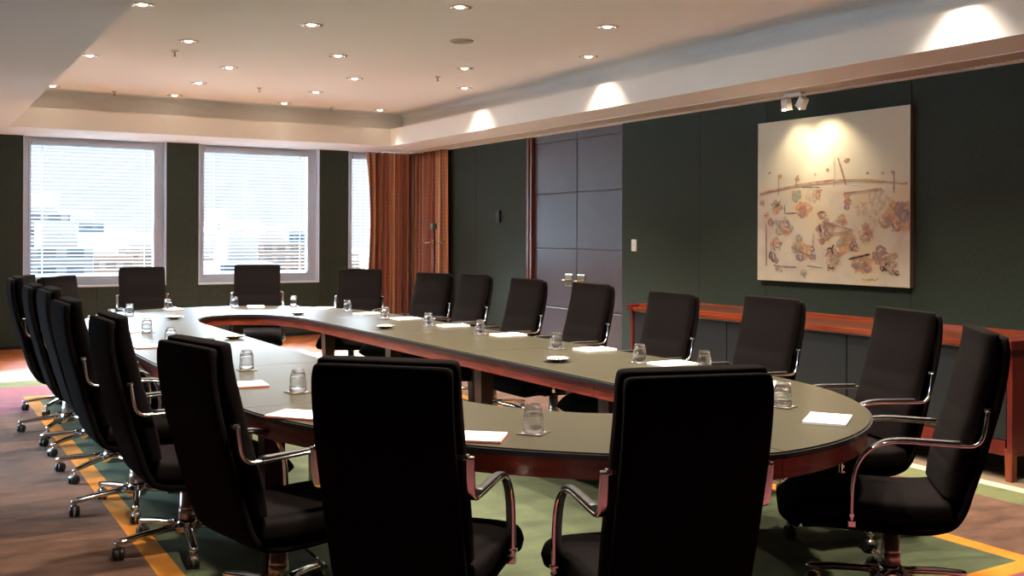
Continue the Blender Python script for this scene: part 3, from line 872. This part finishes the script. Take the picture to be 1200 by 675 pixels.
pm = [mat('paint_%s' % n, tuple(.68 * a + .32 * b for a, b in zip(c, (.56, .46, .36))) if n != 'ink' else c, .5, var=.35, vscale=25) for n, c in zip(('rust', 'plum', 'ochre', 'amber', 'slate', 'sage', 'ink', 'brick', 'cream', 'moss'), pcols)]
bm = bmesh.new(); box(bm, -.045, 0, -PW, 0, 0, PH, len(pcols) + 1)
for f in bm.faces:
    if all(abs(v.co.x + .045) < 1e-5 for v in f.verts): f.material_index = 0
lay = [0]
def P3(u, v):
    lay[0] += 1
    return Vector((-.0455 - .00001 * lay[0], -u * PW, v * PH))
def blob(u, v, ru, rv, ci, n=16, rag=.35):
    lay[0] += 1; x = -.0456 - .000012 * lay[0]
    rs = [1 + random.uniform(-rag, rag) for _ in range(n)]
    cl = lambda q: min(.997, max(.003, q))
    vs = [bm.verts.new((x, -cl(u + ru * rs[i] * math.cos(2 * PI * i / n)) * PW, cl(v + rv * rs[i] * math.sin(2 * PI * i / n)) * PH)) for i in range(n)]
    bm.faces.new(vs).material_index = ci + 1
def strokep(pts, w, ci):
    lay[0] += 1; x = -.0456 - .000012 * lay[0]
    pts = [Vector(p) for p in pts]; L, Rr = [], []
    for i, p in enumerate(pts):
        t = (pts[min(i + 1, len(pts) - 1)] - pts[max(i - 1, 0)]).normalized(); nn = Vector((-t.y, t.x))
        ww = w * (.6 + random.random() * .6)
        L.append(p + nn * ww); Rr.append(p - nn * ww)
    for i in range(len(pts) - 1):
        vs = [bm.verts.new((x, -q.x * PW, q.y * PH)) for q in (L[i], L[i + 1], Rr[i + 1], Rr[i])]
        bm.faces.new(vs).material_index = ci + 1
def px(x, y):
    """crop pixel of the photographed canvas to canvas u,v"""
    u = (x - 36) / 538; bot = 627 + 30 * u; top = 77 - 67 * u
    return u, (bot - y) / (bot - top)
def line(a, b, w, ci, bend=0, n=8):
    (u0, v0), (u1, v1) = px(*a), px(*b)
    strokep([(u0 + (u1 - u0) * k / n, v0 + (v1 - v0) * k / n + bend * math.sin(PI * k / n)) for k in range(n + 1)], w, ci)
for x, y, s in ((500, 395, 62), (545, 400, 50), (140, 440, 34), (115, 370, 26), (215, 375, 28), (300, 450, 34), (325, 550, 38), (440, 465, 28), (110, 505, 26), (210, 520, 34), (420, 570, 36), (370, 500, 36), (500, 560, 34), (350, 420, 26), (250, 330, 30), (470, 340, 30), (420, 380, 26), (190, 330, 24)):
    u, v = px(x, y)
    blob(u, v, s / 560, s / 600, random.choice([8, 2, 8, 3, 5]), 18, .3)
bl = [(120, 370, 18, 2), (112, 385, 14, 3), (215, 378, 18, 0), (240, 375, 13, 3), (212, 398, 14, 7), (270, 320, 13, 0), (270, 334, 11, 7), (372, 330, 14, 3), (375, 352, 16, 0), (372, 372, 12, 7), (285, 400, 18, 7), (288, 403, 11, 1), (290, 450, 22, 1), (298, 460, 14, 4),
      (285, 492, 13, 7), (138, 436, 22, 5), (150, 452, 20, 0), (152, 430, 16, 4), (90, 425, 16, 4), (72, 398, 12, 3), (110, 500, 22, 0), (112, 515, 18, 8), (98, 545, 18, 1), (112, 560, 12, 4), (118, 588, 11, 5), (130, 595, 8, 7), (218, 604, 14, 9), (219, 600, 7, 8), (205, 545, 20, 4), (190, 520, 20, 5), (200, 482, 16, 9), (250, 520, 12, 1), (248, 545, 13, 4),
      (435, 445, 18, 2), (445, 468, 18, 0), (430, 482, 16, 2), (450, 470, 10, 7), (355, 412, 16, 3), (362, 425, 11, 0), (320, 530, 20, 2), (330, 560, 20, 5), (318, 585, 16, 2), (345, 540, 12, 1), (395, 512, 18, 1), (405, 520, 10, 7), (375, 480, 16, 2), (395, 498, 10, 1), (352, 500, 14, 5), (545, 378, 26, 1), (558, 400, 26, 4), (510, 415, 24, 0), (500, 432, 18, 2), (535, 440, 20, 7),
      (485, 525, 20, 1), (470, 545, 18, 4), (495, 545, 16, 7), (420, 570, 20, 2), (405, 580, 14, 4), (440, 590, 14, 1), (510, 585, 16, 4), (520, 600, 12, 1), (490, 590, 10, 6), (536, 605, 9, 6), (525, 575, 14, 2), (512, 548, 6, 9), (55, 356, 11, 4), (58, 362, 7, 1), (370, 205, 9, 3), (378, 202, 5, 1), (365, 208, 5, 9),
      (126, 262, 9, 0), (86, 250, 5, 2), (195, 272, 9, 3), (260, 255, 5, 2), (306, 240, 6, 0), (442, 250, 5, 2), (490, 250, 7, 4), (522, 248, 6, 0), (563, 288, 5, 4), (195, 262, 5, 0)]
for x, y, s, ci in bl:
    u, v = px(x, y); blob(u, v, s / 640, s / 680, ci, 20, .14)
    for q in range(3):
        a = random.uniform(0, PI); l = s / 900 * random.uniform(.7, 1.5); ox, oy = random.uniform(-.5, .5) * s / 600, random.uniform(-.5, .5) * s / 620
        c0 = [(u + ox + l * t * math.cos(a) - .4 * l * (1 - t * t) * math.sin(a), v + oy + l * t * math.sin(a) + .4 * l * (1 - t * t) * math.cos(a)) for t in (-1, -.5, 0, .5, 1)]
        strokep([(min(.99, max(.01, p)), min(.99, max(.01, q_))) for p, q_ in c0], .0045, random.choice([ci, 8, 8, 0, 1, 4, 2, 6 if s > 15 else 2]))
line((47, 326), (330, 275), .006, 7, .012, 14); line((60, 318), (340, 282), .004, 3, .012, 14); line((330, 276), (566, 290), .0045, 3, .012, 12); line((330, 282), (566, 292), .003, 2, .01, 12)
line((122, 270), (121, 330), .0035, 4); line((342, 197), (369, 292), .005, 7, 0); line((329, 195), (328, 300), .002, 9); line((526, 245), (525, 322), .005, 4)
line((213, 300), (278, 301), .0028, 6); line((362, 322), (488, 307), .005, 7); line((147, 393), (200, 392), .0035, 6); line((147, 392), (146, 365), .003, 6)
line((288, 422), (392, 453), .005, 7); line((312, 466), (392, 455), .006, 2); line((172, 513), (264, 555), .0065, 1); line((380, 556), (450, 538), .006, 6)
line((72, 430), (73, 578), .0035, 4); line((102, 576), (192, 583), .0055, 4, -.004); line((230, 578), (288, 587), .0035, 4); line((190, 485), (218, 520), .005, 9); line((255, 465), (253, 505), .003, 7)
line((188, 265), (192, 300), .004, 0)
# small scribbled mark low right
for k in range(7): line((424 + k * 8, 628 + (k % 2) * 3), (429 + k * 8, 624 + (k % 3) * 3), .0016, 6, 0, 2)
obj('canvas', bm, [canvas_mat()] + pm + [mat('canvas_edge', (.16, .11, .08), .8)], pt)
bm = bmesh.new(); box(bm, -.0005, .0045, -PW + .03, -.03, .03, PH - .03); obj('stretcher_frame', bm, M['dark_void'], pt)

# picture light
sp = thing('spotlight', 'small twin-headed white spotlight under the soffit above the painting', 'spotlight', (6.80, 6.50, ZS - .004))
bm = bmesh.new(); bbox(bm, -.03, .03, -.10, .10, -.030, -.004, .004); obj('mount', bm, M['white_plastic'], sp)
for yy, rx, rz in ((.085, -8, 0), (-.10, -10, 40)):
    m4 = Matrix.Translation((-.01, yy, -.105)) @ Matrix.Rotation(R(rz), 4, 'X') @ Matrix.Rotation(R(rx), 4, 'Y')
    bm = bmesh.new(); lathe(bm, [(.030, .048), (.034, .045), (.036, -.03), (.040, -.042), (.035, -.042), (.030, -.02)], 4, smooth=False); bmesh.ops.rotate(bm, verts=bm.verts, matrix=Matrix.Rotation(PI / 4, 3, 'Z')); bmesh.ops.scale(bm, verts=bm.verts, vec=(1.25, 1.35, 1.15)); bm.transform(m4)
    hd = obj('lamp_head', bm, M['white_plastic'], sp)
    bm = bmesh.new(); lathe(bm, [(.022, -.030), (.004, -.031)], 12); bm.transform(m4); obj('bulb', bm, M['lamp'], hd)
    bm = bmesh.new(); sweep(bm, [(-.01, yy, -.028), (-.01, yy, -.07)], .014, .014, n=8); obj('bracket', bm, M['chrome'], sp)

# wall fittings
sw = thing('light_switch', 'white rectangular light switch right of the double door', 'switch', (XR, 9.139, 1.395))
bm = bmesh.new(); bbox(bm, -.010, -.0005, -.044, .044, -.066, .066, .003); obj('switch_plate', bm, M['white_plastic'], sw)
bm = bmesh.new(); bbox(bm, -.015, -.0101, -.012, .012, -.005, .022, .002); obj('rocker', bm, M['grille'], sw)
wc = thing('wall_control', 'small black control box on the green wall left of the door', 'wall control', (XR, 12.15, 1.76))
bm = bmesh.new(); bbox(bm, -.035, -.0005, -.05, .05, -.085, .085, .006); obj('housing', bm, M['black'], wc)
bm = bmesh.new(); bbox(bm, -.040, -.0351, -.025, .025, -.02, .05, .002); obj('button', bm, M['edge'], wc)

# ------------------------------------------------------------------ ceiling fittings
def make_downlight():
    t = thing('downlight', '', 'ceiling light')
    bm = bmesh.new(); lathe(bm, [(.098, 0), (.098, -.005), (.088, -.007), (.060, -.006), (.052, .0), (.048, .035), (.030, .035), (.030, .045), (.05, .045)], 32, cap0=False, cap1=False, squash=.8); obj('trim_ring', bm, M['trimring'], t)
    for s in (-1, 1):
        bm = bmesh.new(); lathe(bm, [(.012, -.011), (.010, -.0065)], 10, 0, s * .075, 0); obj('pivot', bm, M['chrome'], t)
    bm = bmesh.new(); lathe(bm, [(.001, -.012), (.020, -.011), (.032, -.005), (.036, .004)], 20, cap0=False, cap1=False, squash=.9); obj('lamp_glass', bm, M['lamp'], t)
    return t
dl = make_downlight(); dk = [o for o in C.objects if o.parent == dl]
rows = [('in the farthest row', [(1.563, 13.40), (3.005, 13.45), (4.455, 13.47), (5.853, 13.46)]),
        ('in the second farthest row', [(3.00, 12.20), (4.44, 12.20)]),
        ('in the third farthest row', [(1.613, 10.91), (3.0, 10.90), (4.43, 10.91), (5.84, 10.89)]),
        ('in the fourth farthest row', [(2.271, 9.61), (3.72, 9.60), (5.15, 9.61)]),
        ('in the fifth farthest row', [(1.603, 8.27), (2.984, 8.31), (5.853, 8.32)]),
        ('in the sixth farthest row', [(2.27, 7.05), (3.735, 7.05), (5.153, 7.05)]),
        ('in the row just beyond the top of the picture', [(1.6, 5.75), (3.0, 5.75), (4.43, 5.75)]),
        ('in the row above the near half of the table', [(2.27, 4.45), (3.73, 4.45), (5.15, 4.45), (5.85, 4.30)]),
        ('in the row above the near end of the table', [(1.6, 3.15), (3.0, 3.15), (4.43, 3.15)])]
ordn = {4: ['leftmost', 'second from left', 'second from right', 'rightmost'], 3: ['left', 'middle', 'right'], 2: ['left', 'right']}
SPOTE = 190
def spot(name, loc, energy, size, blend, col=(1., .855, .72), rot=(0, 0, 0), r=.03):
    L = bpy.data.lights.new(name, 'SPOT'); L.energy = energy; L.spot_size = R(size); L.spot_blend = blend; L.color = col; L.shadow_soft_size = r
    o = bpy.data.objects.new(name, L); C.objects.link(o); o.location = loc; o.rotation_euler = rot; return o
for rn, ps in rows:
    for i, (x, y) in enumerate(ps):
        q = dl.copy(); C.objects.link(q); q.location = (x, y, ZU - .0005); q.rotation_euler.z = R(-31)
        q['label'] = 'lit recessed downlight, %s %s' % (ordn[len(ps)][i], rn); q['group'] = 'recessed ceiling downlights'
        for k in dk:
            c = k.copy(); C.objects.link(c); c.parent = q
        spot('downlight_beam', (x, y, ZU - .03), SPOTE * (.30 if x > 5.5 else 1.25), 60 if y > 13.2 else (104 if x > 5.5 else 112), 1.0 if y > 13.2 or x > 5.5 else .9, rot=(R(-20) if y > 13.2 else 0, 0, 0), r=.08)
for k in dk: bpy.data.objects.remove(k)
bpy.data.objects.remove(dl)
for (x, y, d) in ((2.285, 10.216, 'at upper left between two downlights'), (2.283, 13.487, 'at the far left edge of the raised ceiling'), (3.732, 12.222, 'near the far middle of the ceiling'), (5.17, 13.56, 'near the far right corner of the raised ceiling'), (5.174, 10.289, 'right of centre, beyond the round vent')):
    t = thing('sprinkler', 'small ceiling sprinkler ' + d, 'sprinkler', (x, y, ZU), 0, 'ceiling sprinklers')
    bm = bmesh.new(); lathe(bm, [(.032, 0), (.030, -.006), (.012, -.010)], 16); obj('rose', bm, M['trimring'], t)
    bm = bmesh.new(); lathe(bm, [(.007, -.008), (.007, -.045), (.018, -.048), (.018, -.052)], 12); obj('nozzle', bm, M['trimring'], t)
t = thing('ceiling_speaker', 'round grey ceiling speaker grille near the top centre', 'speaker', (4.405, 8.276, ZU))
bm = bmesh.new(); lathe(bm, [(.11, 0), (.11, -.008), (.095, -.011), (.09, -.006)], 32, cap1=False); obj('speaker_rim', bm, M['trimring'], t)
bm = bmesh.new()
for rr in (.015, .033, .051, .069, .085): lathe(bm, [(rr, -.005), (rr, -.009), (rr + .008, -.009), (rr + .008, -.005)], 24, cap0=False, cap1=False)
obj('speaker_mesh', bm, M['trimring'], t)

# beams of the picture light
def aim(o, target):
    d = Vector(target) - o.location; o.rotation_euler = d.to_track_quat('-Z', 'Y').to_euler()
b1 = spot('picture_light_beam', (6.76, 6.58, 2.635), 17, 92, .9, (1, .82, .55)); aim(b1, (7.03, 6.62, 2.15))
b2 = spot('picture_light_beam', (6.76, 6.38, 2.635), 17, 92, .9, (1, .82, .55)); aim(b2, (7.03, 6.25, 2.10))

# ------------------------------------------------------------------ city outside
def bmat(name, wall, win, sc):
    m, nt, b = new_mat(name)
    tc = nt.nodes.new('ShaderNodeTexCoord'); br = nt.nodes.new('ShaderNodeTexBrick')
    mp = nt.nodes.new('ShaderNodeMapping'); mp.inputs['Rotation'].default_value = (PI / 2, 0, 0)
    nt.links.new(tc.outputs['Object'], mp.inputs[0]); nt.links.new(mp.outputs[0], br.inputs['Vector'])
    br.offset = 0; br.inputs['Scale'].default_value = sc; br.inputs['Color1'].default_value = (*win, 1); br.inputs['Color2'].default_value = (*[c * .8 for c in win], 1)
    br.inputs['Mortar'].default_value = (*wall, 1); br.inputs['Mortar Size'].default_value = .10; br.inputs['Brick Width'].default_value = .5; br.inputs['Row Height'].default_value = .4
    nt.links.new(br.outputs['Color'], b.inputs['Base Color']); b.inputs['Roughness'].default_value = .7
    return m
bA = bmat('pale_concrete_tower', (.22, .205, .195), (.10, .105, .12), .13); bB = bmat('sandstone_block', (.24, .155, .11), (.12, .085, .065), .16); bC = bmat('blue_glass_tower', (.12, .14, .18), (.08, .10, .14), .12)
M['roof'] = mat('flat_roof', (.5, .46, .42), .8)
def dirp(u, D):  # pixel column to ground position D metres away
    yaw = R(30.88); x = (u - 600) / 1198.5
    dx = math.sin(yaw) + math.cos(yaw) * x; dy = math.cos(yaw) - math.sin(yaw) * x
    return dx * D, dy * D
GZ = -58
FOOT = []
def building(u, D, w, dpt, topy, m, label, crown=0):
    x, y = dirp(u, D); FOOT.append((x - w / 2 - 1, x + w / 2 + 1, y - 2, y + dpt + 1)); top = 1.5 + (275 - topy) / 1198.5 * D
    t = thing('office_building', label, 'building', (x, y, GZ), 0, 'city buildings beyond the blinds')
    bm = bmesh.new(); bbox(bm, -w / 2, w / 2, 0, dpt, 0, top - GZ, .3); obj('facade', bm, m, t)
    bm = bmesh.new(); bbox(bm, -w * .3, w * .3, dpt * .2, dpt * .7, top - GZ - .2, top - GZ + 4, .2)
    if crown:
        for k in range(5): bbox(bm, -w / 2 + k * w / 5 + .3, -w / 2 + k * w / 5 + 1.5, -.8, -.3, 0, top - GZ, .1)
    obj('roof_plant', bm, M['roof'], t)
building(52, 210, 10, 14, 250, bA, 'pale gridded tower at the far left of the left window')
building(95, 330, 14, 14, 262, bC, 'bluish block right of the pale tower in the left window')
building(72, 150, 9, 12, 292, bA, 'pale low block at bottom left of the left window')
building(120, 190, 11, 14, 300, bB, 'sand-coloured block at the bottom middle of the left window')
building(165, 260, 12, 14, 292, bB, 'sand-coloured block at the right edge of the left window')
building(140, 420, 22, 18, 280, bB, 'wide distant sandy block in the left window')
building(259, 360, 9, 10, 260, bA, 'pale ribbed twin tower in the middle window', 1)
building(290, 300, 18, 15, 276, bB, 'sand-coloured block in the middle of the middle window')
building(322, 240, 15, 14, 285, bB, 'sand-coloured low block right of centre in the middle window')
building(250, 170, 11, 12, 300, bB, 'sand-coloured block at bottom left of the middle window')
building(345, 420, 16, 14, 273, bC, 'bluish block at the right edge of the middle window')
building(290, 150, 8, 12, 308, bC, 'bluish low block at the bottom of the middle window')
bm = bmesh.new()
for k in range(420):
    D = random.uniform(170, 1500); u = random.uniform(-60, 470); x, y = dirp(u, D)
    w = random.uniform(6, 18)
    if any(x - w / 2 < f[1] and x + w / 2 > f[0] and y < f[3] and y + w > f[2] for f in FOOT): continue
    h = random.uniform(8, 34) if D < 500 else random.uniform(8, 42)
    box(bm, x - w / 2, x + w / 2, y, y + w, GZ, GZ + h, random.choice([0, 0, 1, 2]))
tag(obj('city_rooftops', bm, [mat('sand_roofs', (.21, .145, .105), .8), mat('pale_roofs', (.22, .20, .18), .8), mat('grey_green_roofs', (.10, .12, .11), .8)]), 'hazy spread of low rooftops seen through the blinds', 'rooftops', None, 'stuff')
bm = bmesh.new(); box(bm, -3000, 4000, 60, 4000, GZ - 1, GZ)
struct('ground', bm, mat('city_ground', (.13, .13, .12), .9, var=.3, vscale=.02))

# ------------------------------------------------------------------ light
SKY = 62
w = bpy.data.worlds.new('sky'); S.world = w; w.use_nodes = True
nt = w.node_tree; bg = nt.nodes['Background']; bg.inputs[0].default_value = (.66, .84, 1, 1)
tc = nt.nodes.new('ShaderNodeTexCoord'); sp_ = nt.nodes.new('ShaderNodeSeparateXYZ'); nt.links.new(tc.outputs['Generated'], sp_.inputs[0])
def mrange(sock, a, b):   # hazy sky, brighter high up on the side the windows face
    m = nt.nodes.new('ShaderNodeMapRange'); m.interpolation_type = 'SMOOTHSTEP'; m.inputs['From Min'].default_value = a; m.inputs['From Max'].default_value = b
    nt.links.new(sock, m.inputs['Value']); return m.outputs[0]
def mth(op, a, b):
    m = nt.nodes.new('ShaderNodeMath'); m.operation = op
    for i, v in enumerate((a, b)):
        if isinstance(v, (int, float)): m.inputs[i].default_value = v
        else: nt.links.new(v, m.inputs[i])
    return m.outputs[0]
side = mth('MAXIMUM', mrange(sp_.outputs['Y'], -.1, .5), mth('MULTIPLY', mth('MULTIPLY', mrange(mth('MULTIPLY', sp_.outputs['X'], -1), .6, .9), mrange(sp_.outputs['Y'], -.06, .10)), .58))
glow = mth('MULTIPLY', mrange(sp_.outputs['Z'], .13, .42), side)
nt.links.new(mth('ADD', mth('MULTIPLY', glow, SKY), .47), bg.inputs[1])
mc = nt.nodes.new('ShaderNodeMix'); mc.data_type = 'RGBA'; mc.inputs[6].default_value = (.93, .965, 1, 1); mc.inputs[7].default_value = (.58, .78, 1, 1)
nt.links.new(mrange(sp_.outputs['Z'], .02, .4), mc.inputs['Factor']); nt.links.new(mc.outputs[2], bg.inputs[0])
sun = bpy.data.lights.new('sun', 'SUN'); sun.energy = .9; sun.angle = R(.6); sun.color = (1, .93, .84)
so = bpy.data.objects.new('sun', sun); C.objects.link(so); so.rotation_euler = (R(52), 0, R(-30)); so.location = (0, -20, 40)
for i, (x0, x1) in enumerate(WIN):
    L = bpy.data.lights.new('window_portal', 'AREA'); L.shape = 'RECTANGLE'; L.size = x1 - x0; L.size_y = ZS - WZ0; L.cycles.is_portal = True
    o = bpy.data.objects.new('window_portal', L); C.objects.link(o); o.location = ((x0 + x1) / 2, YB + .32, (ZS + WZ0) / 2); o.rotation_euler = (R(-90), 0, 0)

for a, b in LW:
    L = bpy.data.lights.new('window_portal', 'AREA'); L.shape = 'RECTANGLE'; L.size = ZS - .8; L.size_y = b - a; L.cycles.is_portal = True
    o = bpy.data.objects.new('window_portal', L); C.objects.link(o); o.location = (XL - .22, (a + b) / 2, (ZS + .8) / 2); o.rotation_euler = (0, R(-90), 0)

# ------------------------------------------------------------------ camera
cam = bpy.data.cameras.new('camera'); co = bpy.data.objects.new('camera', cam); C.objects.link(co)
cam.sensor_fit = 'HORIZONTAL'; cam.sensor_width = 36; cam.lens = 1198.5 / 1200 * 36
cam.shift_y = -(337.5 - 276.04) / 1200; cam.clip_start = .05; cam.clip_end = 6000
yaw = R(30.88); fwd = Vector((math.sin(yaw), math.cos(yaw), 0)); rt = Vector((math.cos(yaw), -math.sin(yaw), 0)); up = Vector((0, 0, 1))
ro = math.atan(.0036)
r2 = rt * math.cos(ro) + up * math.sin(ro); u2 = -rt * math.sin(ro) + up * math.cos(ro)
mw = Matrix((r2, u2, -fwd)).transposed().to_4x4(); mw.translation = Vector((0, 0, 1.5)); co.matrix_world = mw
S.camera = co

S.view_settings.view_transform = 'Standard'; S.view_settings.look = 'None'; S.view_settings.gamma = 1; S.view_settings.use_curve_mapping = False
S.view_settings.exposure = 1.22
S.cycles.max_bounces = 8; S.cycles.diffuse_bounces = 4; S.cycles.glossy_bounces = 4; S.cycles.transmission_bounces = 8; S.cycles.transparent_max_bounces = 12
S.cycles.caustics_reflective = True; S.cycles.caustics_refractive = False
S.cycles.sample_clamp_indirect = 6
